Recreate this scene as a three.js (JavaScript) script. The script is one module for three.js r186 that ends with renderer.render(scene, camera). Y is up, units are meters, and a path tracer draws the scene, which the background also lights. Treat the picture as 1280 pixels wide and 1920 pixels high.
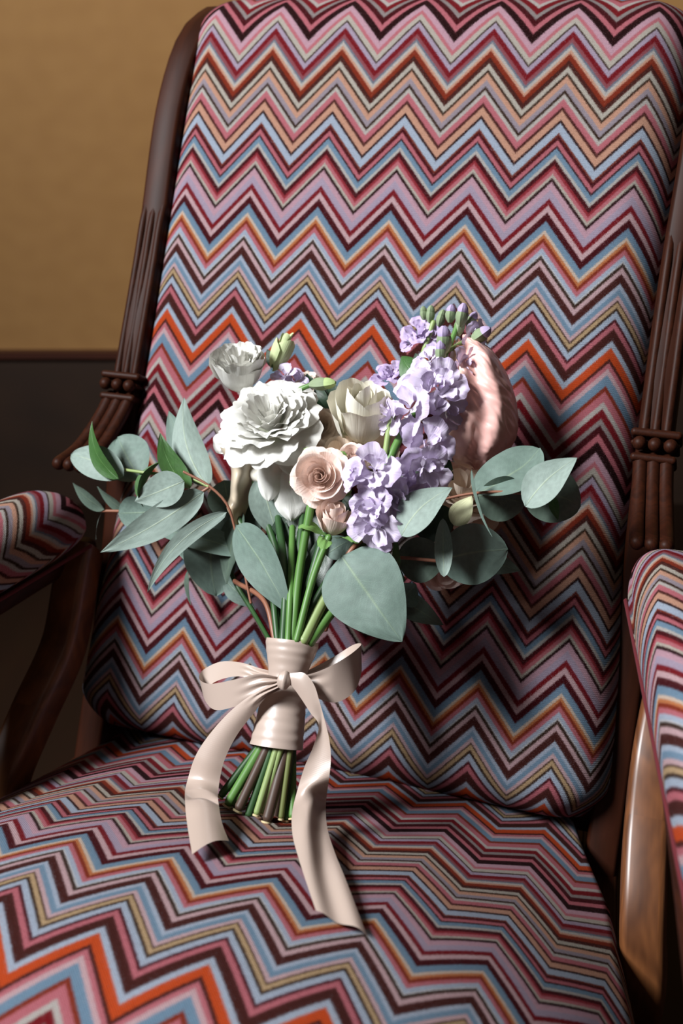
import * as THREE from 'three';
import { RoundedBoxGeometry } from 'three/addons/geometries/RoundedBoxGeometry.js';
import { RectAreaLightUniformsLib } from 'three/addons/lights/RectAreaLightUniformsLib.js';
import { ImprovedNoise } from 'three/addons/math/ImprovedNoise.js';
import { mergeGeometries } from 'three/addons/utils/BufferGeometryUtils.js';

// ---------- camera, light, exposure ----------
const D2R = Math.PI / 180;
const P = 0.082;                                   // one chevron repeat of the upholstery, in metres
const LEAN = 27.85 * D2R, YAW = 18.7 * D2R;        // recline of the chair back; chair turned in the room
const ORG = [2.1, -9.1, 4];                        // chair's floor point in chevron units
const C = (x, y, z) => new THREE.Vector3((x - ORG[0]) * P, (y - ORG[1]) * P, (z - ORG[2]) * P);
const scene = new THREE.Scene();
scene.background = new THREE.Color().setRGB(0.5, 0.62, 0.8);
const camera = new THREE.PerspectiveCamera(2 * Math.atan(960 / 2150) / D2R, 2 / 3, 0.05, 30);
camera.position.copy(C(6.239, 3.940, 13.937));
camera.rotation.order = 'YXZ';
camera.rotation.set(-24.28 * D2R, YAW, 0);
camera.focus = 1.05; camera.userData.fStop = 4.5;
scene.add(camera);
const renderer = new THREE.WebGLRenderer({ antialias: true });
renderer.toneMapping = THREE.LinearToneMapping;
renderer.toneMappingExposure = 0.97;
renderer.shadowMap.enabled = true;
RectAreaLightUniformsLib.init();
// the room is square to the camera's heading; ROOM turns room axes into the world
const ROOM = new THREE.Matrix4().makeRotationY(YAW);
const WIN = { x: -1.7, y: 2.5, z: 0.72, w: 0.75, h: 1.0 };   // window opening in the left wall (room axes)
const day = new THREE.RectAreaLight(new THREE.Color().setRGB(0.96, 0.98, 1.0), 100, WIN.w, WIN.h);
day.position.set(WIN.x + 0.03, WIN.y, WIN.z).applyMatrix4(ROOM);
day.lookAt(new THREE.Vector3(WIN.x + 3, WIN.y, WIN.z).applyMatrix4(ROOM));
scene.add(day);

// ---------- helpers ----------
function rng(seed) { let a = seed >>> 0; return () => { a = (a + 0x6d2b79f5) >>> 0; let t = a; t = Math.imul(t ^ (t >>> 15), t | 1); t ^= t + Math.imul(t ^ (t >>> 7), t | 61); return ((t ^ (t >>> 14)) >>> 0) / 4294967296; }; }
const noise = new ImprovedNoise();
const clamp = (x, a, b) => Math.min(b, Math.max(a, x));
const sstep = (a, b, x) => { const t = clamp((x - a) / (b - a), 0, 1); return t * t * (3 - 2 * t); };
const counts = {};
function numbered(n) { const k = counts[n] = (counts[n] ?? -1) + 1; return k ? n + '_' + String(k).padStart(3, '0') : n; }
function mesh(name, g, m, parent, label) {
  const o = new THREE.Mesh(g, m); o.name = numbered(name); o.castShadow = o.receiveShadow = true; parent.add(o);
  if (label) o.userData.label = label; return o;
}
function group(name, parent, label) { const o = new THREE.Group(); o.name = numbered(name); parent.add(o); if (label) o.userData.label = label; return o; }
function struct(name, g, m, pos) { const o = mesh(name, g, m, scene); o.userData.kind = 'structure'; if (pos) o.position.copy(pos); return o; }
// grid surface from f(i/nu, j/nv) -> [x,y,z,u,v,(colour)]
function grid(nu, nv, f) {
  const p = [], uv = [], c = [], ix = [];
  for (let j = 0; j <= nv; j++) for (let i = 0; i <= nu; i++) { const q = f(i / nu, j / nv); p.push(q[0], q[1], q[2]); uv.push(q[3] ?? i / nu, q[4] ?? j / nv); if (q[5]) c.push(q[5][0], q[5][1], q[5][2]); }
  for (let j = 0; j < nv; j++) for (let i = 0; i < nu; i++) { const a = j * (nu + 1) + i, b = a + 1, d = a + nu + 1, e = d + 1; ix.push(a, b, e, a, e, d); }
  const g = new THREE.BufferGeometry();
  g.setAttribute('position', new THREE.Float32BufferAttribute(p, 3)); g.setAttribute('uv', new THREE.Float32BufferAttribute(uv, 2));
  if (c.length) g.setAttribute('color', new THREE.Float32BufferAttribute(c, 3));
  g.setIndex(ix); g.computeVertexNormals(); return g;
}
function tube(pts, r, seg = 20, rad = 8, taper = 1) {
  const cv = new THREE.CatmullRomCurve3(pts), g = new THREE.TubeGeometry(cv, seg, r, rad, false);
  if (taper !== 1) { const a = g.attributes.position, c0 = new THREE.Vector3(), v = new THREE.Vector3();
    for (let i = 0; i <= seg; i++) { cv.getPointAt(i / seg, c0); const k = 1 + (taper - 1) * i / seg; for (let j = 0; j <= rad; j++) { const n = i * (rad + 1) + j; v.fromBufferAttribute(a, n).sub(c0).multiplyScalar(k).add(c0); a.setXYZ(n, v.x, v.y, v.z); } } g.computeVertexNormals(); }
  const caps = [0, 1].map(e => { const c = new THREE.SphereGeometry(r * (e ? taper : 1), rad, 6); c.scale(1, 1, 1); const q = cv.getPointAt(e); c.translate(q.x, q.y, q.z); return c; });
  return mergeGeometries([g, ...caps]);
}
function dataTex(w, h, fn, srgb, rx = 1, ry = 1) {
  const d = new Uint8Array(w * h * 4);
  for (let y = 0; y < h; y++) for (let x = 0; x < w; x++) { const q = fn(x, y), k = (y * w + x) * 4; d[k] = q[0]; d[k + 1] = q[1]; d[k + 2] = q[2]; d[k + 3] = 255; }
  const t = new THREE.DataTexture(d, w, h); t.wrapS = t.wrapT = THREE.RepeatWrapping; t.magFilter = THREE.LinearFilter; t.minFilter = THREE.LinearMipmapLinearFilter; t.generateMipmaps = true;
  if (srgb) t.colorSpace = THREE.SRGBColorSpace; t.repeat.set(rx, ry); t.needsUpdate = true; return t;
}

// ---------- upholstery cloth: woven chevron stripes (colour, thickness) from one red stripe down to the next ----------
const K = { red: [150, 26, 36], mauve: [160, 88, 96], bgrey: [116, 126, 142], pgrey: [192, 186, 180], peach: [206, 156, 132], brick: [160, 58, 36], brown: [92, 42, 37], gwhite: [190, 182, 170], dline: [70, 44, 30], lgrey: [160, 148, 158], pink: [196, 112, 122], pblue: [174, 186, 204], rust: [146, 60, 40], maroon: [92, 20, 27], blue: [120, 148, 172], rpink: [172, 58, 68], ppink: [206, 172, 176], plilac: [200, 158, 172], lilac: [176, 160, 180], cream: [216, 194, 176], tan: [192, 162, 124], otan: [204, 126, 78], orange: [220, 84, 38], dark: [50, 17, 18], grey: [152, 142, 140], white: [210, 208, 210] };
const STRIPES = `red 12 mauve 8.7 bgrey 5.5 pgrey 7.7 peach 6.5 brick 12 brown 11 gwhite 11.5 dline 6 peach 12.5 lgrey 12 dline 6.5 pgrey 9 pink 14 brown 7 peach 16 dark 6 pblue 18 rust 4.5 maroon 7.7 pink 10.4 dark 4 blue 12 pgrey 8 maroon 10 rpink 7 pink 9 gwhite 7 dark 7 plilac 14 lilac 16 red 11.5 ppink 12.5 maroon 15 blue 16 cream 7 otan 7 brick 7.7 pink 10 pblue 10 white 3.3 dline 7.7 ppink 11 brown 17 pblue 9.3 blue 11 ppink 8.7 dline 3.3 tan 9.3 dline 6 pblue 13 maroon 6 pink 11.5 brown 20 pblue 12.6 orange 18.6 brown 7.2 pink 10 ppink 10.7 blue 19 brick 9.3 pink 18 pgrey 12 red 16.5 grey 11.5 maroon 15 pink 13.6 dark 18 plilac 15.7 pink 9.3 gwhite 12.9 dline 4.3 lilac 12`.split(' ');
const EDGE = [], TONE = []; let ORANGE_AT = 0, REP = 0;
for (let i = 0; i < STRIPES.length; i += 2) { if (STRIPES[i] === 'orange') ORANGE_AT = REP; EDGE.push(REP); TONE.push(K[STRIPES[i]]); REP += +STRIPES[i + 1] / 138.6; }
const AMP = 0.58;
function stripeAt(p) { let s = ((ORANGE_AT - p) % REP + REP) % REP, k = 0; while (k < EDGE.length - 1 && EDGE[k + 1] <= s) k++; return k; }
for (const k in K) { const c = K[k], m = (c[0] + c[1] + c[2]) / 3; K[k].forEach((v, i) => { c[i] = clamp((m + (v - m) * 1.02) * (0.58 + 0.22 * sstep(25, 170, m)), 0, 255); }); }
const clothTex = (() => {
  const W = 1024, H = 2048, r = rng(5);
  return dataTex(W, H, (x, y) => {
    const u = x / W * 3, v = y / H * REP, d = Math.abs(u - Math.round(u)), p = v + 2 * AMP * d;
    let k = stripeAt(p + (r() - 0.5) * 0.03);
    if (r() < 0.1) k = stripeAt(p + (r() - 0.5) * 0.14);
    const c = TONE[k], tw = ((x * 1 + y * 1) % 6) < 3 ? 1 : 0, rib = (y % 6) < 2 ? 0.8 : 1;
    const m = rib * (tw ? 1.05 : 0.9) * (0.9 + 0.2 * r());
    return [clamp(c[0] * m, 0, 255), clamp(c[1] * m, 0, 255), clamp(c[2] * m, 0, 255)];
  }, true, 1 / 3, 1 / REP);
})();
const weaveBump = dataTex(64, 64, (x, y) => { const a = 128 + 60 * Math.sin((x + y) / 64 * Math.PI * 16) + 50 * Math.sin(y / 64 * Math.PI * 16); return [a, a, a]; }, false, 1 / 0.2, 1 / 0.2);
const cloth = new THREE.MeshPhysicalMaterial({ map: clothTex, bumpMap: weaveBump, bumpScale: 0.0004, roughness: 1, specularIntensity: 0.15, side: THREE.DoubleSide });

function woodMat(c1, c2, rough, coat = 0.35) {
  const t = dataTex(256, 512, (x, y) => {
    const g = 0.5 + 0.5 * noise.noise(x / 9 + noise.noise(x / 60, y / 160, 3) * 4, y / 150, 1.5), f = 0.5 + 0.5 * noise.noise(x / 2.2, y / 40, 9), k = clamp(g * 0.7 + f * 0.35, 0, 1);
    return [0, 1, 2].map(i => c1[i] + (c2[i] - c1[i]) * k);
  }, true);
  return new THREE.MeshPhysicalMaterial({ map: t, roughness: rough, clearcoat: coat, clearcoatRoughness: 0.3, specularIntensity: coat ? 1 : 0.25 });
}
const wood = woodMat([62, 34, 18], [138, 86, 48], 0.4), darkWood = woodMat([30, 13, 7], [62, 28, 14], 0.5, 0);
const gimp = new THREE.MeshStandardMaterial({ color: '#561019', roughness: 0.9 });

// ---------- room ----------
const wallMat = new THREE.MeshStandardMaterial({ roughness: 0.85, map: dataTex(512, 512, (x, y) => { const n = noise.noise(x / 90, y / 90, 2) * 10 + noise.noise(x / 3, y / 3, 5) * 5; return [158 + n, 116 + n, 66 + n * 0.8]; }, true, 0.6, 0.6) });
const dadoMat = new THREE.MeshStandardMaterial({ roughness: 0.7, map: dataTex(256, 256, (x, y) => { const n = noise.noise(x / 6, y / 60, 2) * 8; return [46 + n, 27 + n * 0.7, 12 + n * 0.5]; }, true) });
const floorMat = woodMat([22, 13, 8], [38, 23, 13], 0.6, 0), ceilMat = new THREE.MeshStandardMaterial({ color: '#241d18', roughness: 0.9 }), panelMat = new THREE.MeshStandardMaterial({ color: '#2e221a', roughness: 0.8 });
const RX0 = -1.7, RX1 = 2.3, RZ0 = -2.05 + C(6.239, 0, 0).x * 0, RZ1 = 3.0, RH = 3.5, T = 0.2;
function roomBox(name, x0, x1, y0, y1, z0, z1, m) {
  const o = struct(name, new THREE.BoxGeometry(x1 - x0, y1 - y0, z1 - z0), m);
  o.position.set((x0 + x1) / 2, (y0 + y1) / 2, (z0 + z1) / 2).applyMatrix4(ROOM); o.rotation.y = YAW; return o;
}
const BACKZ = -1.55;
roomBox('floor', RX0 - T, RX1 + T, -T, 0, BACKZ - T, RZ1 + T, floorMat);
roomBox('ceiling', RX0 - T, RX1 + T, RH, RH + T, BACKZ - T, RZ1 + T, ceilMat);
roomBox('wall_back', RX0 - T, RX1 + T, 0, RH, BACKZ - T, BACKZ, wallMat);
roomBox('wall_right', RX1, RX1 + T, 0, RH, BACKZ, RZ1, panelMat);
roomBox('wall_front', RX0 - T, RX1 + T, 0, RH, RZ1, RZ1 + T, panelMat);
const wz0 = WIN.z - WIN.w / 2, wz1 = WIN.z + WIN.w / 2, wy0 = WIN.y - WIN.h / 2, wy1 = WIN.y + WIN.h / 2;
{ const mk = (a, b, c, d) => { const g = new THREE.BoxGeometry(T, b - a, d - c); g.translate(RX0 - T / 2, (a + b) / 2, (c + d) / 2); return g; };
  const o = struct('wall_left', mergeGeometries([mk(0, wy0, BACKZ, RZ1), mk(wy1, RH, BACKZ, RZ1), mk(wy0, wy1, BACKZ, wz0), mk(wy0, wy1, wz1, RZ1)]), panelMat); o.rotation.y = YAW; }
{ const fr = [], b = (w, h, d, y, z) => { const g = new THREE.BoxGeometry(w, h, d); g.translate(RX0 - 0.1, y, z); fr.push(g); };
  b(0.07, WIN.h, 0.05, WIN.y, wz0 + 0.025); b(0.07, WIN.h, 0.05, WIN.y, wz1 - 0.025); b(0.07, 0.05, WIN.w, wy0 + 0.025, WIN.z); b(0.07, 0.05, WIN.w, wy1 - 0.025, WIN.z); b(0.05, WIN.h, 0.04, WIN.y, WIN.z);
  const o = struct('window_1', mergeGeometries(fr), new THREE.MeshStandardMaterial({ color: '#d8d2c4', roughness: 0.5 })); o.rotation.y = YAW;
  const pane = new THREE.BoxGeometry(0.004, WIN.h - 0.1, WIN.w - 0.1); pane.translate(RX0 - 0.1, WIN.y, WIN.z); mesh('pane', pane, new THREE.MeshPhysicalMaterial({ color: '#ffffff', transmission: 1, thickness: 0, roughness: 0.02 }), o); }
const DADO = 0.363;
roomBox('trim_1', RX0, RX1, 0, DADO - 0.015, BACKZ, BACKZ + 0.015, dadoMat);
roomBox('trim_2', RX0, RX1, DADO - 0.015, DADO, BACKZ, BACKZ + 0.025, woodMat([44, 18, 8], [80, 34, 16], 0.5));

// ---------- the armchair ----------
const chair = group('armchair', scene, 'reclining antique wooden armchair upholstered in multicoloured zigzag striped cloth');
chair.userData.category = 'armchair';
const BP = (u, v, w) => C(u, v * Math.cos(LEAN) + w * Math.sin(LEAN), -v * Math.sin(LEAN) + w * Math.cos(LEAN));   // a point on the chair back: across, up along it, out of it
const XC = 2.1;
{ // backrest cushion: front face, rounded left and right borders, rolled top and tucked bottom
  const g = grid(150, 150, (a, b) => {
    const vv = -6.35 + b * 11.6;                                   // arc length up the cloth
    const wide = 3.42 + (a < 0.5 ? 0.1 : 0) + 0.17 * sstep(-1.5, -5.5, vv), RC = a < 0.5 ? 0.52 : 0.72;
    const arc = (a - 0.5) * 2 * (wide + RC * 0.57 + 1.0), sgn = Math.sign(arc), A = Math.abs(arc);
    let x, dw; const flat = wide - RC;
    if (A < flat) { x = A; dw = 0; } else if (A < flat + RC * Math.PI / 2) { const t = (A - flat) / RC; x = flat + RC * Math.sin(t); dw = RC * (1 - Math.cos(t)); } else { x = wide; dw = RC + (A - flat - RC * Math.PI / 2); }
    let v = vv, w = 0;
    const TR = 0.85, V1 = 3.85; if (vv > V1) { const t = Math.min((vv - V1) / TR, 1.9); v = V1 + TR * Math.sin(t); w = -TR * (1 - Math.cos(t)); }
    const V0 = -5.3, BR = 0.5; if (vv < V0) { const t = Math.min((V0 - vv) / BR, 2.2); v = V0 - BR * Math.sin(t); w = -BR * (1 - Math.cos(t)); }
    w += 0.16 * (1 - (x / wide) ** 2) * sstep(-5.8, -3, vv) - dw + 0.02 * noise.noise(x * sgn * 0.8, vv * 0.8, 4);
    const cr = sstep(-5.3, -5.9, vv) * 0.3 + sstep(4.2, 5, vv) * 0.2; x -= cr * sstep(0.72, 1, x / wide) * 0.8;
    const p = BP(XC + sgn * x, v, w).sub(chair.position);
    return [p.x, p.y, p.z, XC + arc, vv];
  });
  mesh('backrest', g, cloth, chair, 'tall reclined back cushion in zigzag cloth');
}
const SEATP = [[0.8, -5.75], [1.8, -5.45], [2.7, -5.1], [4.3, -4.4], [6.25, -3.52], [7.7, -3.18], [8.7, -3.35], [9.3, -3.85], [9.6, -4.7], [9.65, -6.0]];
function seatMid(s) { // s 0..1 along the profile, Catmull-Rom
  const n = SEATP.length - 1, f = Math.min(Math.max(s, 0), 1) * n, i = Math.min(Math.floor(f), n - 1), t = f - i, q = k => SEATP[Math.min(Math.max(k, 0), n)];
  return [0, 1].map(k => { const a = q(i - 1)[k], b = q(i)[k], c = q(i + 1)[k], d = q(i + 2)[k]; return 0.5 * (2 * b + (c - a) * t + (2 * a - 5 * b + 4 * c - d) * t * t + (3 * b - a - 3 * c + d) * t * t * t); });
}
function seatPt(s, x) { // x in -1..1 across the top
  const [z, y] = seatMid(s), half = 3.35 + 0.25 * (z - 2.2) * (z < 7 ? 1 : 0) + (z >= 7 ? 1.2 : 0), edge = Math.min(y, -5.55 + 0.16 * Math.max(0, z - 2.4));
  const k = Math.pow(Math.abs(x), 2.6);
  return [2.1 + (half + (x > 0 ? 0.3 * Math.min(1, Math.max(0, (z - 1.5) / 2)) : 0)) * (x > 0 ? 1 : -1) * (Math.abs(x) - 0.06 * k), y + (edge - y) * k, z];
}
{ const NV = 160; const arcs = [0]; for (let j = 1; j <= NV; j++) { const a = seatMid((j - 1) / NV), b = seatMid(j / NV); arcs.push(arcs[j - 1] + Math.hypot(b[0] - a[0], b[1] - a[1])); }
  const at = arcs[Math.round(NV * 5.03 / 9)];                          // the orange row runs over the crown
  const g = grid(140, NV, (a, b) => {
    const A = (a - 0.5) * 2.5, x = clamp(A, -1, 1), q = seatPt(b, x), over = Math.max(0, Math.abs(A) - 1);
    const t = Math.min(over * 4, 1); let X = q[0] + Math.sign(A) * 0.14 * Math.sin(Math.min(t * 2, 1) * Math.PI / 2), Y = q[1] - 0.12 * t - over * 4 * 0.75;
    const p = C(X, Y, q[2]).sub(chair.position);
    return [p.x, p.y, p.z, q[0] + Math.sign(A) * over * 3.4, at - arcs[Math.round(b * NV)]];
  });
  mesh('seat', g, cloth, chair, 'domed seat cushion in zigzag cloth'); }
for (const s of [-1, 1]) { // arm pads with their gimp border, arm supports, carved back posts
  const side = s < 0 ? 'left' : 'right', X = x => XC + s * x;
  const z0 = 1.75, z1 = 7.6, dip = s < 0 ? -0.2 : 0.2, flare = s < 0 ? 0.17 : 0.2;
  const mid = t => [4.0 + flare * (z0 + t * (z1 - z0) - 2), -2.35 + dip, z0 + t * (z1 - z0)];
  const g = grid(64, 60, (a, b) => {
    const th = (a - 0.5) * Math.PI * 1.5, e = 1 - Math.pow(Math.abs(2 * b - 1), 10), q = mid(b), ez = Math.sqrt(Math.max(e, 0));
    const cx = Math.sign(Math.sin(th)) * Math.pow(Math.abs(Math.sin(th)), 0.8) * 0.52 * (0.55 + 0.45 * ez), cy = (Math.cos(th) > 0 ? Math.pow(Math.cos(th), 0.8) * 0.62 : Math.cos(th) * 0.35) * (0.25 + 0.75 * ez);
    const p = C(X(q[0] + cx), q[1] + cy, q[2]).sub(chair.position);
    return [p.x, p.y, p.z, (X(q[0]) + s * th * 0.52), q[2] * -1 + 0.4];
  });
  const pad = mesh('arm_pad', g, cloth, chair);
  const edge = dx => tube([...Array(9)].map((_, i) => { const q = mid(0.02 + 0.96 * i / 8); return C(X(q[0] + dx), q[1] - 0.28, q[2]); }), 0.028 * P, 60, 6);
  mesh('gimp_trim', edge(-0.46), gimp, pad, 'dark red braided edging');
  mesh('gimp_trim', edge(0.46), gimp, pad, 'dark red braided edging');
  // arm rail of wood under the pad
  const sweep = (pts, wid, dep) => { const cv = new THREE.CatmullRomCurve3(pts.map(q => C(X(q[0]), q[1], q[2]))), N = 60, M = 20, up = new THREE.Vector3(s, 0, 0);
    return grid(M, N, (a, b) => { const c = cv.getPointAt(b), t = cv.getTangentAt(b), n = new THREE.Vector3().crossVectors(t, up).normalize(), th = a * 2 * Math.PI, cs = Math.cos(th), sn = Math.sin(th), ww = typeof wid === 'function' ? wid(b) : wid;
      const e = 0.45, ox = Math.sign(cs) * Math.pow(Math.abs(cs), e) * ww / 2 * P, oy = Math.sign(sn) * Math.pow(Math.abs(sn), e) * dep / 2 * P; c.addScaledVector(up, ox).addScaledVector(n, oy); return [c.x, c.y, c.z, a * 0.5, b * 2]; }); };
  mesh('arm_rail', sweep([[4.0, -2.85 + dip, 1.5], [4.3, -2.85 + dip, 3.5], [4.6, -2.85 + dip, 5.4], [4.95, -2.9 + dip, 7.7]], 0.7, 0.3), darkWood, chair);
  mesh('arm_support', sweep([[3.75, -2.75 + dip, 1.7], [3.68, -3.3, 2.05], [3.64, -4.0, 2.55], [3.68, -4.6, 3.35], [3.76, -5.15, 3.9], [3.85, -5.8, 4.1], [3.85, -6.6, 4.0]].map(q => [q[0] + (s > 0 ? 0.42 : 0), q[1], q[2]]), 0.5, 0.55), wood, chair, 'curved polished wooden arm support');
  const post = group('back_post', chair, 'dark carved wooden post beside the back cushion'), wp = -0.35;
  const PX = 3.58, pv = (u, v, w) => BP(X(u), v, w);
  const pg = (pts, wid, dep) => { const cv = new THREE.CatmullRomCurve3(pts), up = new THREE.Vector3(s, 0, 0); return grid(16, 50, (a, b) => { const c = cv.getPointAt(b), t = cv.getTangentAt(b), n = new THREE.Vector3().crossVectors(t, up).normalize(), th = a * 2 * Math.PI, cs = Math.cos(th), sn = Math.sin(th), e = 0.4; c.addScaledVector(up, Math.sign(cs) * Math.pow(Math.abs(cs), e) * wid / 2 * P).addScaledVector(n, Math.sign(sn) * Math.pow(Math.abs(sn), e) * dep / 2 * P); return [c.x, c.y, c.z, a * 0.4, b * 2]; }); };
  mesh('stile', pg([pv(PX - 0.2, 4.35, -0.85), pv(PX - 0.08, 3.9, -0.5), pv(PX, 3.0, wp), pv(PX - 0.03, 1, wp), pv(PX - 0.02, -1, wp), pv(PX + 0.02, -3.5, wp - 0.5), pv(PX + 0.02, -7.6, wp - 0.7)], 0.44, 0.75), darkWood, post);
  for (const k of [-1, 0, 1]) mesh('reed', tube([pv(PX - 0.03 + k * 0.13, 1.5, wp + 0.3), pv(PX - 0.03 + k * 0.13, 1.2, wp + 0.345), pv(PX - 0.03 + k * 0.13, 0.6, wp + 0.345), pv(PX - 0.02 + k * 0.13, -0.95, wp + 0.36)], 0.06 * P, 30, 8), darkWood, post);
  mesh('capital', mergeGeometries([-1.0, -1.13, -1.3].map((v, i) => { const b = new RoundedBoxGeometry((0.6 - i * 0.03) * P, (i === 1 ? 0.06 : 0.1) * P, 0.8 * P, 5, (i === 1 ? 0.029 : 0.049) * P); const q = pv(PX, v, wp + 0.12); b.rotateX(-LEAN); b.translate(q.x, q.y, q.z); return b; })), darkWood, post);
  for (const k of [-1, 0, 1]) { const q = pv(PX + k * 0.18, -1.14, wp + 0.53), b = new THREE.SphereGeometry(0.085 * P, 14, 10); b.translate(q.x, q.y, q.z); mesh('bead', b, darkWood, post); }
  for (const k of [-1, 0, 1]) mesh('scroll_leaf', tube([pv(PX + k * 0.15, -1.3, wp + 0.4), pv(PX + 0.04 + k * 0.15, -1.65, wp + 0.55), pv(PX + 0.1 + k * 0.16, -2.1, wp + 0.85), pv(PX + 0.14 + k * 0.16, -2.35, wp + 1.2)], 0.09 * P, 24, 8), darkWood, post);
  mesh('gimp_trim', tube([pv(3.4, 3.7, -0.5), pv(3.43, 3, -0.42), pv(3.44, 1, -0.42), pv(3.44, 0, -0.42), pv(3.45, -1.6, -0.44)], 0.04 * P, 60, 6), gimp, chair, 'dark red braided edging');
}
{ // frame below and behind: rails, legs, back panel
  const bx = (x0, x1, y0, y1, z0, z1) => { const g = new RoundedBoxGeometry((x1 - x0) * P, (y1 - y0) * P, (z1 - z0) * P, 3, 0.06 * P); const q = C((x0 + x1) / 2, (y0 + y1) / 2, (z0 + z1) / 2); g.translate(q.x, q.y, q.z); return g; };
  mesh('seat_rail', bx(-2.3, 6.5, -7.0, -5.9, 9.2, 9.8), darkWood, chair); mesh('seat_rail', bx(-1.4, 5.6, -7.0, -6.0, 1.4, 1.9), darkWood, chair);
  for (const s of [-1, 1]) { const cv = new THREE.LineCurve3(C(XC + s * 3.5, -6.5, 1.5), C(XC + s * 4.35, -6.45, 9.3)); const g = new RoundedBoxGeometry(0.45 * P, 1.0 * P, cv.getLength(), 3, 0.05 * P); const q = cv.getPoint(0.5); g.rotateY(s * Math.atan2(0.85, 7.8)); g.translate(q.x, q.y, q.z); mesh('seat_rail', g, darkWood, chair);
    mesh('leg', bx(XC + s * 4.2 - 0.35, XC + s * 4.2 + 0.35, -9.1, -6.9, 8.9, 9.6), darkWood, chair); mesh('leg', bx(XC + s * 3.45 - 0.3, XC + s * 3.45 + 0.3, -9.1, -6.9, 1.2, 1.8), darkWood, chair); }
  const pn = grid(2, 2, (a, b) => { const q = BP(XC + (a - 0.5) * 7, -6 + b * 10, -1.0); return [q.x, q.y, q.z]; }); const pn2 = grid(2, 2, (a, b) => { const q = BP(XC - (a - 0.5) * 7, -6 + b * 10, -1.15); return [q.x, q.y, q.z]; });
  mesh('back_panel', mergeGeometries([pn, pn2]), darkWood, chair);
}

// ---------- the bouquet, leaning on the chair back: L(across, up the back, out of the back) ----------
const bouquet = group('bridal_bouquet', scene, 'hand-tied bouquet of white, blush and lilac flowers with eucalyptus and a satin bow');
bouquet.userData.category = 'bouquet';
const BASE = BP(2.1, -6.05, 2.2); bouquet.position.copy(BASE);
const L = (u, v, w) => BP(u, v, w).sub(BASE);
const DIR = (h, v, n) => new THREE.Vector3(h, v * Math.cos(LEAN) + n * Math.sin(LEAN), -v * Math.sin(LEAN) + n * Math.cos(LEAN)).normalize();
const NOUT = DIR(0, 0, 1);

const petalBump = dataTex(256, 64, (x, y) => { const a = 128 + 40 * noise.noise(x / 3.5, y / 40, 1) + 50 * noise.noise(x / 9, y / 30, 5) + 30 * noise.noise(x / 20, y / 12, 8); return [a, a, a]; });
const petalMat = (c, extra) => new THREE.MeshPhysicalMaterial({ color: c, vertexColors: true, roughness: 0.7, bumpMap: petalBump, bumpScale: 0.0005, transmission: 0.16, thickness: 0, sheen: 0.3, sheenRoughness: 0.5, side: THREE.DoubleSide, ...extra });
const MWhite = petalMat('#e9e8e2'), MIvory = petalMat('#efebdc'), MBlush = petalMat('#f8e3d8'), MCream = petalMat('#efdfcd'), MLilac = petalMat('#e0d5ea'), MLilacDeep = petalMat('#cdbbdc');
const MSpathe = new THREE.MeshPhysicalMaterial({ color: '#efc6be', vertexColors: true, roughness: 0.38, clearcoat: 0.7, clearcoatRoughness: 0.25, side: THREE.DoubleSide });
const MSpatheCream = new THREE.MeshPhysicalMaterial({ color: '#cdbfa8', vertexColors: true, roughness: 0.4, clearcoat: 0.6, clearcoatRoughness: 0.25, side: THREE.DoubleSide });
const leafTex = (() => dataTex(256, 512, (x, y) => { // midrib and side veins, uv across and along the blade
  const s = Math.abs(x / 255 - 0.5) * 2, t = y / 511, mid = Math.exp(-((s / 0.035) ** 2)) * (1 - 0.6 * t), q = (t - s * 0.34) * 13, fr = Math.abs(q - Math.round(q)), side = Math.exp(-((fr / 0.07) ** 2)) * (1 - s) * 0.35;
  const fine = noise.noise(x / 5, y / 5, 3) * 9 + noise.noise(x / 24, y / 40, 7) * 16 + noise.noise(x / 2, y / 2, 1) * 6, b = 206 + fine + (mid * 46 + side * 26);
  return [clamp(b + mid * 10, 0, 255), clamp(b, 0, 255), clamp(b - mid * 24 - side * 6, 0, 255)]; }, true))();
const leafMat = (c, rough = 0.62) => new THREE.MeshPhysicalMaterial({ color: c, map: leafTex, bumpMap: leafTex, bumpScale: 0.0006, roughness: rough, transmission: 0.06, thickness: 0, side: THREE.DoubleSide });
const LPale = leafMat('#a3b8ad'), LMid = leafMat('#7f988c'), LDull = leafMat('#64796a'), LGreen = leafMat('#4d7a3e', 0.45), LDark = leafMat('#27452b', 0.4);
const stemMat = c => new THREE.MeshPhysicalMaterial({ color: c, roughness: 0.5, clearcoat: 0.2, clearcoatRoughness: 0.4 });
const SGreen = stemMat('#55803a'), SDeep = stemMat('#2c4f26'), SPale = stemMat('#8b9f62'), SBrown = stemMat('#4d3a30'), STwig = stemMat('#8a5a44'), SOlive = stemMat('#6c7440');
const cutMat = new THREE.MeshStandardMaterial({ color: '#c9b98e', roughness: 0.9 });

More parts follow.
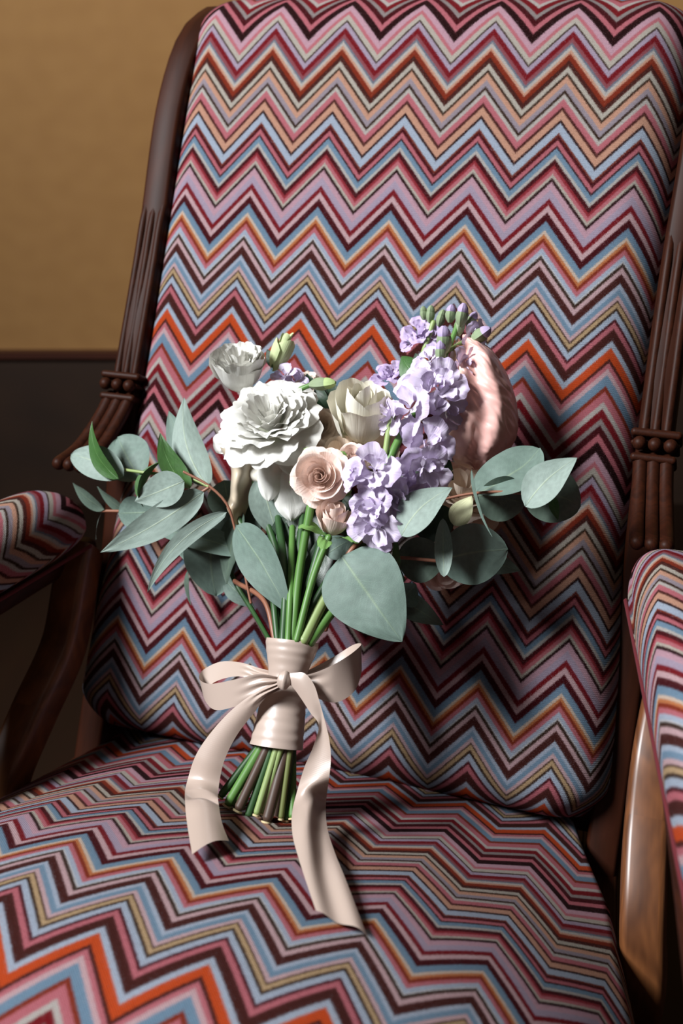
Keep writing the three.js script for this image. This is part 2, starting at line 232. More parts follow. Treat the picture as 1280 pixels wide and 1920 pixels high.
// one petal: a patch of a bowl of revolution about +y, curled out at the lip, ruffled along the margin
function petalGeo(o, seed) {
  const r = rng(seed), ph = r() * 9, { R = 1, H = 0.8, span = 0.8, lip = 0, ruf = 0, belly = 0.6, spiral = 0.12, close = 0, base = [0.86, 0.92, 0.72] } = o, nu = o.nu ?? 22, nv = o.nv ?? 15, hs = 1 + (r() - 0.5) * 0.2, cr = o.crease ?? 0.05, tone = 0.95 + 0.06 * r(), notch = (r() - 0.5) * 0.5, tint = o.tint ?? [1, 1, 1];
  return grid(nu, nv, (a, b) => {
    const s = a * 2 - 1, te = b * (1 - (o.round ?? 0.22) * Math.pow(Math.abs(s), 2.4) * b - 0.05 * (o.frill ?? 1) * b * Math.abs(noise.noise(s * 4, ph, 2))), wf = 0.3 + 0.7 * sstep(0, 0.55, b), az = s * span * wf;
    let rr = R * (1 - Math.pow(1 - te, 1 + belly * 1.6)) * (0.9 + spiral * s) * (1 - close * te * te), h = H * hs * Math.pow(te, 1.25);
    const l = Math.max(0, te - 0.55) / 0.45, lp = lip * (1 + notch * s); rr += lp * R * l * l; h -= lp * R * 0.75 * l * l * l;
    const e = Math.pow(te, 3), wv = Math.sin(az * 7 / Math.max(span, 0.4) + ph) * 0.5 + Math.sin(s * 17 + ph * 2.3) * 0.3 + noise.noise(s * 3, b * 3, ph) * 1.0;
    rr += ruf * R * (e * wv + Math.pow(te, 8) * 0.16 * Math.sin(s * 31 + ph * 5)); h += ruf * R * 0.7 * e * Math.cos(s * 10 + ph * 1.7) + cr * R * (noise.noise(s * 2.1, b * 2.1, ph + 4) + 0.4 * noise.noise(s * 6, b * 2, ph + 8)) * te;
    const k = sstep(0.0, 0.5, te), m = sstep(0.7, 1, te) * (o.margin ?? 0);
    const c = [0, 1, 2].map(i => tone * (base[i] + (1 - base[i]) * k) * (1 - m + m * tint[i]));
    return [rr * Math.sin(az), h, rr * Math.cos(az), a, b, c];
  });
}
const QY = new THREE.Vector3(0, 1, 0);
function head(name, parent, at, axis, R, layers, mat, seed, label, lift = 0.5) {
  const g = group(name, parent, label), r = rng(seed), ax = DIR(...axis); R *= P;
  g.quaternion.setFromUnitVectors(QY, ax); g.position.copy(at).addScaledVector(ax, -lift * R);
  layers.forEach((l, i) => { for (let k = 0; k < l.n; k++) {
    const m = mesh('petal', petalGeo({ ...l, R: l.R * R, H: l.H * R }, seed * 100 + i * 17 + k), l.mat ?? mat, g);
    m.rotation.y = (k + (l.rot ?? i * 0.37)) / l.n * Math.PI * 2 + (r() - 0.5) * 0.25; m.rotation.x = (r() - 0.5) * (l.mess ?? 0.14); m.rotation.z = (r() - 0.5) * (l.mess ?? 0.14); } });
  return g;
}
// sepals under a bloom
function sepals(parent, n, R, mat, seed) { for (let k = 0; k < n; k++) { const m = mesh('sepal', petalGeo({ R: R * P * 0.75, H: R * P * 0.55, span: 0.35, lip: 0.5, ruf: 0.02, base: [1, 1, 1] }, seed + k), mat, parent); m.rotation.y = k / n * 6.283; m.position.y = -R * P * 0.08; } }
const MSepal = petalMat('#6f9a4c');

// a blade from base to tip; width in chevron units; roll turns it about its length
function blade(name, parent, base, tip, width, m, o = {}) {
  const ax = tip.clone().sub(base), len = ax.length(); ax.normalize();
  let n = NOUT.clone().addScaledVector(ax, -NOUT.dot(ax)).normalize(); n.applyAxisAngle(ax, (o.roll ?? 0) * D2R);
  const sd = new THREE.Vector3().crossVectors(ax, n).normalize(), W = width * P / 2, { shape = 'o', bend = 0.06, cup = 0.15, curl = 0, twist = 0, fold = 0, wave = 0.02, side = 0 } = o, ph = len * 977;
  const wf = shape === 'l' ? t => 1.93 * Math.pow(t, 0.55) * Math.pow(1 - t, 1.0) : shape === 'r' ? t => Math.pow(Math.sin(Math.PI * Math.pow(t, 0.9)), 0.6) : shape === 'h' ? t => Math.pow(Math.sin(Math.PI * Math.pow(t, 0.62)), 0.75) : t => Math.pow(Math.sin(Math.PI * Math.pow(t, 0.72)), 0.88);
  const g = grid(14, 24, (a, b) => {
    const s = a * 2 - 1, w = W * Math.max(wf(b), 0.004), tw = twist * D2R * b, cs = Math.cos(tw), sn = Math.sin(tw);
    const z = (cup * s * s + fold * Math.abs(s)) * w + wave * W * (noise.noise(s * 1.5, b * 4, ph) + 0.6 * Math.sin(b * 9 + s * 2 + ph)) * 2;
    const up = bend * len * 4 * b * (1 - b) + curl * len * b * b * b, lat = side * len * 4 * b * (1 - b);
    const q = base.clone().addScaledVector(ax, b * len).addScaledVector(n, up + z * cs + s * w * sn).addScaledVector(sd, s * w * cs - z * sn + lat);
    const c = o.tone ? o.tone(s, b) : null; return c ? [q.x, q.y, q.z, a, b, c] : [q.x, q.y, q.z, a, b];
  });
  return mesh(name, g, m, parent, o.label);
}
// a sheet through pairs of margin points, bulging out by bulge(s, t)
function sheet(name, parent, pairs, m, bulge, nv = 60, nu = 12, label, tone) {
  const A = new THREE.CatmullRomCurve3(pairs.map(q => q[0]), false, 'centripetal'), B = new THREE.CatmullRomCurve3(pairs.map(q => q[1]), false, 'centripetal');
  const g = grid(nu, nv, (a, b) => { const p = A.getPoint(b), q = B.getPoint(b), t = A.getTangent(b), n = new THREE.Vector3().subVectors(q, p).cross(t).normalize(); if (n.dot(NOUT) < 0 && !bulge.raw) n.negate();
    p.lerp(q, a).addScaledVector(n, (bulge.f ?? bulge)(a, b) * P); return tone ? [p.x, p.y, p.z, a, b, tone(a, b)] : [p.x, p.y, p.z, a, b]; });
  return mesh(name, g, m, parent, label);
}
const stem = (parent, pts, r, m, name = 'stem', taper = 1) => mesh(name, tube(pts, r * P, 24, 8, taper), m, parent);

// ----- white blooms -----
const lisi = [ { n: 3, R: 0.13, H: 0.84, span: 1.5, lip: 0.5 }, { n: 3, R: 0.24, H: 0.83, span: 1.3, lip: 0.45 }, { n: 4, R: 0.36, H: 0.8, span: 1.1, lip: 0.4 }, { n: 4, R: 0.48, H: 0.75, span: 1.0, lip: 0.36 }, { n: 4, R: 0.6, H: 0.68, span: 0.95, lip: 0.32 }, { n: 5, R: 0.72, H: 0.58, span: 0.8, lip: 0.3 }, { n: 4, R: 0.84, H: 0.44, span: 0.85, lip: 0.32, mess: 0.25 }, { n: 4, R: 0.92, H: 0.28, span: 0.8, lip: 0.32, mess: 0.3 } ].map((l, i) => ({ ruf: 0.2 - i * 0.02, belly: 0.6, ...l }));
head('white_lisianthus', bouquet, L(1.423, -1.51, 1.9), [-0.02, 0.55, 0.9], 0.6, lisi, MWhite, 3, 'large open white lisianthus with ruffled petals');
const budRose = [ { n: 3, R: 0.13, H: 1.06, span: 1.6, lip: 0.5, ruf: 0.2 }, { n: 3, R: 0.24, H: 1.05, span: 1.4, lip: 0.4, ruf: 0.16 }, { n: 4, R: 0.35, H: 1.04, span: 1.1, lip: 0.34, ruf: 0.13 }, { n: 4, R: 0.45, H: 1.02, span: 1.05, lip: 0.25, ruf: 0.11 }, { n: 4, R: 0.54, H: 0.98, span: 1.05, lip: 0.15, ruf: 0.08, belly: 0.9 }, { n: 3, R: 0.6, H: 0.9, span: 1.3, ruf: 0.05, belly: 1.1, lip: 0.12 } ].map(l => ({ belly: 0.6, ...l, round: 0.12, mess: 0.08 }));
head('white_lisianthus', bouquet, L(0.798, -0.961, 1.45), [0.08, 0.75, 0.72], 0.54, budRose, MWhite, 4, 'upright half-open white lisianthus at the top', 0.55);
head('white_rose', bouquet, L(2.45, -1.368, 1.6), [0.1, 0.74, 0.68], 0.68, [ { n: 2, R: 0.12, H: 1.1, span: 1.9, close: 0.3, spiral: 0.3 }, { n: 2, R: 0.26, H: 1.16, span: 1.8, close: 0.4, spiral: 0.25 }, { n: 2, R: 0.38, H: 1.16, span: 1.6, close: 0.35, spiral: 0.2, lip: 0.04 }, { n: 2, R: 0.48, H: 1.12, span: 1.5, close: 0.25, lip: 0.12, rot: 0.4 }, { n: 3, R: 0.54, H: 1.02, span: 1.15, belly: 1.1, close: 0.1, lip: 0.24, rot: 0.2 } ].map(l => ({ belly: 0.85, ruf: 0.04, crease: 0.07, frill: 0.4, ...l, round: 0.2, mess: 0.1 })), MIvory, 5, 'closed ivory white rose', 0.58);
{ const g = group('white_lisianthus', bouquet, 'white lisianthus hanging face down behind the open one');
  const one = (s, b) => [1, 1, 1];
  blade('petal', g, L(1.307, -1.833, 1.3), L(1.418, -2.49, 1.4), 0.36, MWhite, { shape: 'r', cup: -0.5, wave: 0.06, bend: 0.08, tone: one });
  blade('petal', g, L(1.524, -2.028, 1.3), L(1.737, -2.686, 1.35), 0.42, MWhite, { shape: 'r', cup: -0.4, wave: 0.1, bend: 0.1, tone: one });
  blade('petal', g, L(1.639, -1.778, 1.55), L(1.705, -2.164, 1.5), 0.4, MWhite, { shape: 'r', cup: -0.3, wave: 0.08, tone: one });
  blade('petal', g, L(1.755, -2.191, 1.4), L(1.765, -2.628, 1.3), 0.3, MWhite, { shape: 'r', cup: -0.3, wave: 0.1, tone: one });
  blade('petal', g, L(0.625, -1.711, 1.1), L(0.547, -1.975, 1.1), 0.3, MWhite, { shape: 'r', cup: -0.3, wave: 0.1, tone: one });
  blade('petal', g, L(1.046, -1.844, 1.3), L(1.242, -2.276, 1.3), 0.4, MIvory, { shape: 'r', cup: -0.4, wave: 0.06, tone: one }); }
sheet('cream_spathe', bouquet, [[L(0.67, -1.914, 1.35), L(1.218, -1.85, 1.35)], [L(0.79, -2.078, 1.3), L(1.158, -2.02, 1.3)], [L(0.839, -2.243, 1.25), L(1.103, -2.138, 1.25)], [L(0.829, -2.43, 1.2), L(1.101, -2.329, 1.2)], [L(0.797, -2.614, 1.15), L(1.08, -2.577, 1.15)], [L(0.897, -2.746, 1.15), L(1.037, -2.74, 1.15)], [L(1.008, -2.817, 1.15), L(1.028, -2.814, 1.15)]], MSpatheCream, (a, b) => 0.22 * Math.sin(Math.PI * a) + 0.02 * Math.sin(b * 20), 50, 14, 'folded glossy cream spathe', (a, b) => { const k = 1 - 0.25 * sstep(0.5, 1, b); return [1, k, k * k]; });

// ----- blush roses -----
const rose = [ { n: 2, R: 0.14, H: 0.86, span: 1.9, belly: 0.4, spiral: 0.3 }, { n: 3, R: 0.24, H: 0.9, span: 1.5, belly: 0.5, spiral: 0.25 }, { n: 3, R: 0.36, H: 0.92, span: 1.3, belly: 0.6, spiral: 0.2, lip: 0.05 }, { n: 4, R: 0.52, H: 0.88, span: 1.1, belly: 0.8, lip: 0.12 }, { n: 4, R: 0.68, H: 0.78, span: 1.0, belly: 0.8, lip: 0.22, ruf: 0.02 }, { n: 5, R: 0.8, H: 0.56, span: 0.85, belly: 0.8, lip: 0.3, ruf: 0.04 } ].map((l, i) => ({ ...l, base: [1, 0.88 + i * 0.015, 0.79 + i * 0.03], frill: 0.3, crease: 0.03, mess: 0.08 }));
const r1 = head('blush_rose', bouquet, L(2.226, -2.161, 2.05), [0.12, -0.02, 1], 0.37, rose, MBlush, 11, 'open blush pink rose at the centre');
sepals(r1, 5, 0.36, MSepal, 50);
const r2 = head('blush_rose', bouquet, L(2.419, -2.62, 1.95), [0.15, 0.75, 0.55], 0.34, rose.slice(1, 5).map(l => ({ ...l, H: l.H * 1.25, R: l.R * 0.85, lip: (l.lip ?? 0) * 0.6 })), MBlush, 12, 'blush rose bud seen from below', 0.6);
sepals(r2, 5, 0.36, MSepal, 60);
head('blush_rose', bouquet, L(2.499, -1.879, 1.85), [0.1, 0.35, 1], 0.2, rose, MBlush, 13, 'small blush rose beside the lilac stock');
head('cream_rose', bouquet, L(1.881, -1.529, 1.35), [0.2, 0.1, 1], 0.27, rose, MCream, 14, 'cream rose in shade behind the open lisianthus');
head('cream_rose', bouquet, L(1.903, -1.867, 1.5), [0.1, 0.3, 1], 0.22, rose, MCream, 15, 'small cream rose above the blush rose');
head('cream_rose', bouquet, L(2.291, -1.821, 1.5), [0.1, 0.6, 0.8], 0.34, rose.slice(3), MCream, 16, 'cream rose petals behind the lilac stock');
head('cream_rose', bouquet, L(2.598, -1.677, 1.4), [0.1, 0.5, 0.9], 0.34, rose.slice(3), MCream, 19);
head('cream_rose', bouquet, L(3.636, -2.006, 1), [0.1, 0.5, 0.8], 0.46, rose.slice(2), MCream, 17, 'cream rose behind the right eucalyptus');
head('cream_rose', bouquet, L(3.835, -2.274, 0.75), [0.7, -0.3, 0.5], 0.4, rose.slice(3), MCream, 20);
head('cream_rose', bouquet, L(3.474, -2.937, 0.55), [0.3, -0.5, 0.6], 0.42, rose.slice(2), MBlush, 18, 'peach rose under the right eucalyptus');

// ----- pink anthurium -----
sheet('pink_anthurium', bouquet, [[L(3.339, -0.313, 1.1), L(3.497, -0.26, 1.1)], [L(3.294, -0.506, 1.15), L(3.746, -0.378, 1.05)], [L(3.296, -0.75, 1.2), L(3.926, -0.594, 0.95)], [L(3.296, -1.002, 1.2), L(4.055, -0.841, 0.85)], [L(3.325, -1.282, 1.2), L(4.123, -1.098, 0.8)], [L(3.364, -1.541, 1.2), L(4.123, -1.359, 0.8)], [L(3.478, -1.734, 1.15), L(4.037, -1.541, 0.85)], [L(3.692, -1.809, 1.05), L(3.883, -1.723, 0.95)]], MSpathe, (a, b) => 0.5 * Math.pow(Math.sin(Math.PI * (0.1 + 0.9 * a)), 0.8) * Math.sin(Math.PI * (0.08 + 0.84 * b)) - 0.12 * Math.exp(-(((a - 0.3 - 0.1 * Math.sin(b * 3)) / 0.13) ** 2)) + 0.02 * noise.noise(a * 6, b * 8, 2) + 0.05 * Math.abs(noise.noise(a * 5, b * 15 - a * 5, 7)), 70, 40, 'glossy pink anthurium spathe with quilted veins', (a, b) => { const k = sstep(0.3, 0.0, a) * 0.5; return [1, 0.88 + 0.3 * k, 0.86 - 0.1 * k]; });

// ----- lilac stock -----
const fl = [ { n: 4, R: 1.0, H: 0.42, span: 0.82, ruf: 0.07, lip: 0.26, belly: 0.6, mess: 0.6 }, { n: 3, R: 0.68, H: 0.62, span: 0.85, ruf: 0.1, lip: 0.16, belly: 0.6, mess: 0.6 }, { n: 2, R: 0.3, H: 0.62, span: 1.2, ruf: 0.16, belly: 0.5, mess: 0.4 } ].map(l => ({ ...l, nu: 14, nv: 10, base: [0.98, 1, 0.92], margin: 0.7, tint: [0.82, 0.72, 0.93], crease: 0.14, round: 0.3, frill: 0.5 }));
const floret = (at, axis, px, seed, m = MLilac, ls = fl) => head('stock_floret', bouquet, at, axis, px * 0.96 / 165, ls, m, seed, 'lilac stock floret', 0.35);
floret(L(2.863, -2.057, 2.3), [-0.1, -0.05, 1], 50, 31); floret(L(2.876, -2.39, 2.2), [-0.3, -0.3, 1], 42, 32); floret(L(2.936, -2.638, 2.1), [-0.05, -0.5, 1], 50, 33); floret(L(3.123, -2.319, 2.1), [0.3, -0.2, 1], 42, 34);
floret(L(3.257, -2.325, 1.9), [0.6, -0.4, 0.8], 44, 35, MLilacDeep); floret(L(3.378, -1.923, 1.9), [0.6, -0.2, 0.8], 50, 36); floret(L(3.35, -1.61, 1.85), [0.5, 0.2, 0.9], 48, 37); floret(L(3.076, -2.061, 2), [0.3, 0.1, 1], 34, 38, MLilacDeep);
floret(L(3.007, -1.252, 1.85), [-0.5, 0.1, 0.9], 52, 39); floret(L(2.812, -1.394, 1.85), [-0.8, -0.2, 0.6], 36, 40); floret(L(3.071, -0.879, 1.65), [-0.4, 0.4, 0.9], 46, 41); floret(L(3.346, -0.957, 1.75), [0.3, 0.1, 1], 50, 42); floret(L(3.486, -1.194, 1.6), [0.8, -0.3, 0.6], 46, 43);
floret(L(3.085, -0.613, 1.5), [-0.5, 0.5, 0.8], 32, 44); floret(L(3.579, -0.619, 1.4), [0.8, 0.1, 0.5], 36, 45); floret(L(3.593, -0.237, 1.2), [0.9, -0.1, 0.5], 30, 46); floret(L(2.636, -2.109, 2.2), [-0.8, 0.1, 0.6], 34, 47);
floret(L(2.708, -0.132, 0.7), [-0.2, 0.4, 0.9], 32, 48, MLilacDeep); floret(L(2.929, -0.172, 0.7), [0.3, 0.2, 0.9], 27, 49, MLilacDeep); floret(L(2.61, -0.276, 0.65), [-0.6, 0, 0.8], 24, 50, MLilacDeep); floret(L(2.404, -0.765, 0.8), [-0.3, 0.4, 0.9], 32, 51, MLilacDeep); floret(L(2.555, -0.691, 0.8), [0.2, 0.4, 0.9], 28, 52, MLilacDeep);
floret(L(1.312, -0.933, 1.3), [-0.2, 0.5, 0.8], 26, 53); floret(L(1.455, -0.987, 1.25), [0.2, 0.5, 0.8], 26, 54); floret(L(1.59, -0.945, 1.1), [0.2, 0.6, 0.8], 28, 55, MCream);
const budMat = petalMat('#b7a5cc'), calyxMat = petalMat('#8b9d78');
function bud(at, axis, len, rad, m, tipm, name = 'stock_bud') {
  const g = group(name, bouquet), ax = DIR(...axis); g.position.copy(at); g.quaternion.setFromUnitVectors(QY, ax); len *= 0.95 * P; rad *= 0.8 * P;
  const lathe = (r0, r1, h0, h1, q) => grid(12, 12, (a, b) => { const th = a * 6.2832, r = rad * (r0 + (r1 - r0) * b) * Math.pow(Math.sin(Math.PI * (0.08 + 0.87 * b)), 0.7) * (1 + q * Math.cos(th * 4)); return [r * Math.sin(th), len * (h0 + (h1 - h0) * b), r * Math.cos(th), a, b, [1, 1, 1]]; });
  mesh('calyx', lathe(0.85, 1.0, 0, 0.95, 0.12), m, g); mesh('tip', lathe(0.85, 0.8, 0.45, 1.1, 0.1), tipm, g); return g;
}
for (const [at, ax, n, r] of [[L(3.234, -0.123, 1.2), [0, 1, 0.2], 0.2, 0.08], [L(3.371, -0.168, 1.25), [0.1, 1, 0.3], 0.26, 0.09], [L(3.429, -0.146, 1.1), [0.4, 1, 0.1], 0.2, 0.07], [L(3.282, -0.534, 1.45), [-0.1, 1, 0.4], 0.3, 0.11], [L(3.268, -0.658, 1.5), [-0.1, 1, 0.3], 0.24, 0.08], [L(3.534, -0.329, 1.25), [0.8, 0.6, 0.3], 0.26, 0.1], [L(3.352, -0.271, 1.2), [0.05, 1, 0.1], 0.24, 0.08]]) bud(at, ax, n, r, calyxMat, budMat);
for (const [at, ax, n, r] of [[L(2.868, -0.032, 0.7), [0, 1, 0.2], 0.2, 0.07], [L(2.987, -0.068, 0.7), [0.2, 1, 0.2], 0.2, 0.07], [L(2.797, -0.005, 0.7), [-0.2, 1, 0.2], 0.16, 0.06]]) bud(at, ax, n, r, calyxMat, calyxMat);
stem(bouquet, [L(2.855, -2.467, 1.9), L(2.954, -1.789, 1.85), L(3.065, -1.282, 1.6), L(3.206, -0.777, 1.45), L(3.313, -0.286, 1.25), L(3.344, -0.05, 1.2)], 0.055, SGreen, 'stem', 0.6);
stem(bouquet, [L(2.889, -1.803, 1.9), L(2.864, -1.489, 1.8), L(2.877, -1.328, 1.75)], 0.035, SPale); stem(bouquet, [L(3.237, -0.774, 1.45), L(3.411, -0.747, 1.4), L(3.537, -0.673, 1.4)], 0.03, SPale); stem(bouquet, [L(3.27, -0.501, 1.35), L(3.402, -0.372, 1.25), L(3.522, -0.268, 1.2)], 0.028, SPale); stem(bouquet, [L(2.845, -0.617, 0.8), L(2.86, -0.331, 0.7), L(2.914, -0.028, 0.7)], 0.035, SPale);

// ----- lisianthus buds -----
const lb = head('lisianthus_bud', bouquet, L(1.185, -0.714, 1.2), [0.35, 1, 0.25], 0.34, [ { n: 3, R: 0.2, H: 1.5, span: 1.6, belly: 0.6 }, { n: 3, R: 0.42, H: 1.2, span: 1.4, belly: 0.9, lip: -0.12 } ], petalMat('#c3cf9c'), 21, 'pale green lisianthus bud', 0.6);
bud(L(1.778, -1.087, 1.6), [1, 0.15, 0.2], 0.33, 0.1, calyxMat, petalMat('#a9bf7e'), 'lisianthus_bud'); stem(bouquet, [L(1.527, -1.195, 1.5), L(1.668, -1.149, 1.6), L(1.803, -1.078, 1.6)], 0.03, SGreen);

// ----- green filler leaves -----
const filler = group('foliage', bouquet, 'dark green leaves between the flowers');
for (const [a, b, w, m, o] of [[L(1.782, -1.486, 1), L(1.543, -0.87, 1.1), 0.42, LDark, {}], [L(2.041, -1.392, 1), L(1.689, -0.902, 1), 0.4, LDark, { roll: 20 }], [L(2.977, -0.825, 1.1), L(2.66, -0.533, 1), 0.3, LGreen, { roll: -20, bend: 0.12 }], [L(3.012, -0.77, 1), L(2.823, -0.479, 1), 0.22, LDark, {}], [L(3.366, -1.34, 1.2), L(3.752, -1.203, 1), 0.16, LDark, {}], [L(1.99, -1.739, 1.1), L(2.01, -1.198, 1), 0.5, LDark, {}], [L(3.217, -2.378, 1.4), L(2.849, -1.791, 1.3), 0.5, LDark, {}], [L(3.202, -1.736, 1.2), L(3.53, -1.935, 1.1), 0.35, LDark, {}], [L(1.718, -2.807, 1), L(1.165, -2.21, 0.9), 0.5, LDark, {}], [L(1.117, -0.825, 1), L(0.939, -0.607, 1), 0.16, LDark, {}], [L(2.024, -2.401, 1.3), L(1.633, -1.859, 1.2), 0.5, LDark, {}], [L(2.72, -2.7, 1.5), L(2.306, -2.311, 1.4), 0.5, LDark, {}], [L(2.003, -3.926, 1.5), L(1.509, -2.581, 1.1), 0.5, LDark, { shape: 'l' }], [L(2.132, -3.907, 1.4), L(2.163, -2.63, 1.2), 0.6, LDark, { shape: 'l' }], [L(1.776, -3.583, 1.2), L(1.75, -2.147, 1), 0.7, LDark, { shape: 'o' }]]) blade('leaf', filler, a, b, w, m, o);

// ----- eucalyptus, left -----
const e1 = group('eucalyptus_sprig', bouquet, 'eucalyptus sprig with grey green leaves reaching left');
const twig = (g, pts, r = 0.017, m = STwig) => mesh('twig', tube(pts, r * P, 20, 6), m, g);
twig(e1, [L(1.431, -3.703, 1.5), L(1.086, -2.863, 1.5), L(0.959, -2.596, 1.55), L(0.706, -2.408, 1.6), L(0.394, -2.292, 1.65)]); twig(e1, [L(0.708, -2.421, 1.6), L(0.488, -2.358, 1.6), L(-0.209, -2.36, 1.6), L(-0.51, -2.353, 1.5)], 0.02, SPale); twig(e1, [L(0.711, -2.44, 1.6), L(0.637, -2.494, 1.6), L(0.551, -2.525, 1.6)], 0.02);
blade('leaf', e1, L(0.687, -2.493, 1.65), L(-0.483, -3.395, 1.75), 0.56, LPale, { shape: 'l', bend: 0.05, roll: -14, side: -0.03 });
blade('leaf', e1, L(0.678, -2.413, 1.55), L(0.047, -1.325, 1.3), 0.42, LPale, { shape: 'o', roll: 12, bend: -0.05, side: -0.1, cup: -0.2, curl: -0.06 });
blade('leaf', e1, L(0.546, -2.4, 1.2), L(-0.253, -1.508, 1), 0.4, LMid, { shape: 'o', roll: 5, side: -0.04, bend: 0.05 });
blade('leaf', e1, L(0.506, -2.409, 1.85), L(-0.115, -2.727, 1.8), 0.42, LPale, { shape: 'o', roll: -8, bend: -0.03, cup: 0.1 });
blade('leaf', e1, L(0.543, -2.489, 1.75), L(-0.048, -1.855, 1.55), 0.3, LGreen, { shape: 'o', roll: 42, bend: -0.05, side: -0.06 });
blade('leaf', e1, L(1.1, -2.698, 1.85), L(0.238, -3.777, 1.8), 0.3, LPale, { shape: 'l', roll: -18, bend: 0.06, side: 0.1 });
blade('leaf', e1, L(1.182, -2.832, 1.7), L(2.12, -3.761, 1.95), 0.56, LMid, { shape: 'o', roll: 18, bend: 0.08, side: -0.07, cup: 0.1 });
blade('leaf', e1, L(-0.413, -2.438, 1.6), L(-1.267, -2.25, 1.45), 0.42, LPale, { shape: 'r', roll: 12, bend: 0.04, side: 0.03 });
blade('leaf', e1, L(-0.399, -2.486, 1.75), L(-0.961, -1.806, 1.6), 0.28, LGreen, { shape: 'o', roll: -30, bend: 0.1, side: -0.08 });
blade('leaf', e1, L(-0.346, -2.443, 1.3), L(-0.854, -1.934, 1.1), 0.62, LMid, { shape: 'r', roll: 10, bend: 0.04 });
blade('leaf', e1, L(-0.069, -2.772, 1.65), L(0.089, -2.174, 1.6), 0.4, LGreen, { shape: 'o', roll: -58, bend: 0.15, cup: 0.5 });
blade('leaf', e1, L(-0.076, -2.809, 1.3), L(-0.671, -2.886, 1.1), 0.42, LMid, { shape: 'r', roll: -10 });
blade('leaf', e1, L(-0.961, -2.864, 0.95), L(-1.56, -2.576, 0.8), 0.24, LDull, { shape: 'o', roll: -35 }); blade('leaf', e1, L(-0.644, -2.852, 0.9), L(-1.195, -2.579, 0.8), 0.2, LDull, { shape: 'o', roll: -40 }); blade('leaf', e1, L(-1.018, -2.916, 0.9), L(-1.033, -3.266, 0.9), 0.06, LPale, { shape: 'o', roll: 60 });
twig(e1, [L(0.079, -2.713, 1.2), L(-0.52, -2.83, 1), L(-1.023, -2.889, 0.9)], 0.02);
const e2 = group('eucalyptus_sprig', bouquet, 'eucalyptus leaves behind the left sprig');
blade('leaf', e2, L(1.184, -3.15, 1.1), L(-0.335, -3.024, 1), 0.34, LMid, { shape: 'o', roll: 25, bend: 0.08 }); blade('leaf', e2, L(0.579, -2.764, 1), L(0.736, -3.728, 0.9), 0.66, LMid, { shape: 'r', roll: -20, side: 0.05 }); blade('leaf', e2, L(0.223, -3.076, 0.9), L(0.054, -3.231, 0.8), 0.5, LMid, { shape: 'r' });
blade('leaf', e2, L(1.035, -2.653, 1.2), L(0.933, -3.549, 1.1), 0.52, LDull, { shape: 'o', roll: 35 }); blade('leaf', e2, L(1.22, -2.176, 1.25), L(1.556, -2.953, 1.1), 0.44, LPale, { shape: 'o', roll: -15, side: 0.03 }); blade('leaf', e2, L(0.805, -3.497, 0.9), L(1.269, -3.791, 0.9), 0.26, LMid, { shape: 'o', roll: 10 });
blade('leaf', e2, L(0.686, -2.292, 1.1), L(0.883, -2.856, 1), 0.5, LDull, { shape: 'o' }); blade('leaf', e2, L(0.17, -3.481, 0.6), L(0.289, -3.911, 0.6), 0.14, LDull, { roll: 40 }); blade('leaf', e2, L(0.25, -2.538, 1), L(0.096, -2.931, 1), 0.4, LDark, { shape: 'o' }); blade('leaf', e2, L(0.747, -2.474, 1), L(1.198, -3.272, 0.9), 0.6, LDull, { shape: 'o' });
twig(e2, [L(1.803, -4.079, 1.7), L(1.328, -3.782, 1.2), L(0.991, -3.505, 1), L(0.797, -3.201, 1)], 0.03, SDeep);

// ----- eucalyptus, right -----
const e3 = group('eucalyptus_sprig', bouquet, 'eucalyptus sprig with round leaves reaching right');
twig(e3, [L(2.938, -3.17, 1.8), L(3.324, -2.401, 1.85), L(3.703, -2.18, 1.8), L(4.152, -2.058, 1.75), L(4.464, -2.037, 1.7)]);
blade('leaf', e3, L(3.929, -2.094, 1.7), L(4.5, -1.479, 1.35), 0.66, LMid, { shape: 'r', roll: -30, bend: 0.02, side: 0.1 }); blade('leaf', e3, L(3.928, -2.12, 1.6), L(4.438, -2.125, 1.4), 0.55, LDull, { shape: 'r', roll: 25, side: -0.08 });
blade('leaf', e3, L(4.5, -2.186, 1.85), L(4.969, -1.589, 1.8), 0.42, LPale, { shape: 'o', roll: -12, side: -0.05, bend: 0.05 }); blade('leaf', e3, L(4.448, -2.053, 1.6), L(5.033, -2.072, 1.35), 0.6, LDull, { shape: 'r', roll: 16, side: -0.12 });
blade('leaf', e3, L(3.886, -1.867, 1.95), L(4.202, -2.555, 1.9), 0.2, LMid, { shape: 'l', roll: 66, side: 0.03, bend: 0.04 }); blade('leaf', e3, L(4.752, -2.018, 1.65), L(4.84, -2.266, 1.6), 0.12, LGreen, { shape: 'o', roll: 20 });
blade('leaf', e3, L(3.271, -2.695, 2.15), L(3.717, -2.092, 2), 0.44, LPale, { shape: 'o', roll: -15, side: -0.08, bend: 0.06 }); blade('leaf', e3, L(3.301, -2.626, 1.6), L(3.666, -2.326, 1.5), 0.45, LDark, { shape: 'r' }); blade('leaf', e3, L(3.709, -2.479, 1.6), L(3.869, -2.128, 1.6), 0.26, MIvory.clone(), { shape: 'o', tone: () => [0.8, 0.85, 0.6] });
const e4 = group('eucalyptus_sprig', bouquet, 'eucalyptus sprig with a heart-shaped leaf hanging over the stems');
twig(e4, [L(2.448, -3.85, 1.7), L(2.566, -3.106, 1.85), L(2.661, -2.912, 1.85), L(2.776, -2.705, 1.7)], 0.03); twig(e4, [L(2.616, -3.021, 1.85), L(3.123, -2.928, 1.7), L(3.601, -2.897, 1.6)], 0.022);
blade('leaf', e4, L(2.58, -3, 1.95), L(3.419, -3.821, 2), 0.92, LMid, { shape: 'h', roll: -6, bend: 0.06, side: 0.0, cup: -0.08 });
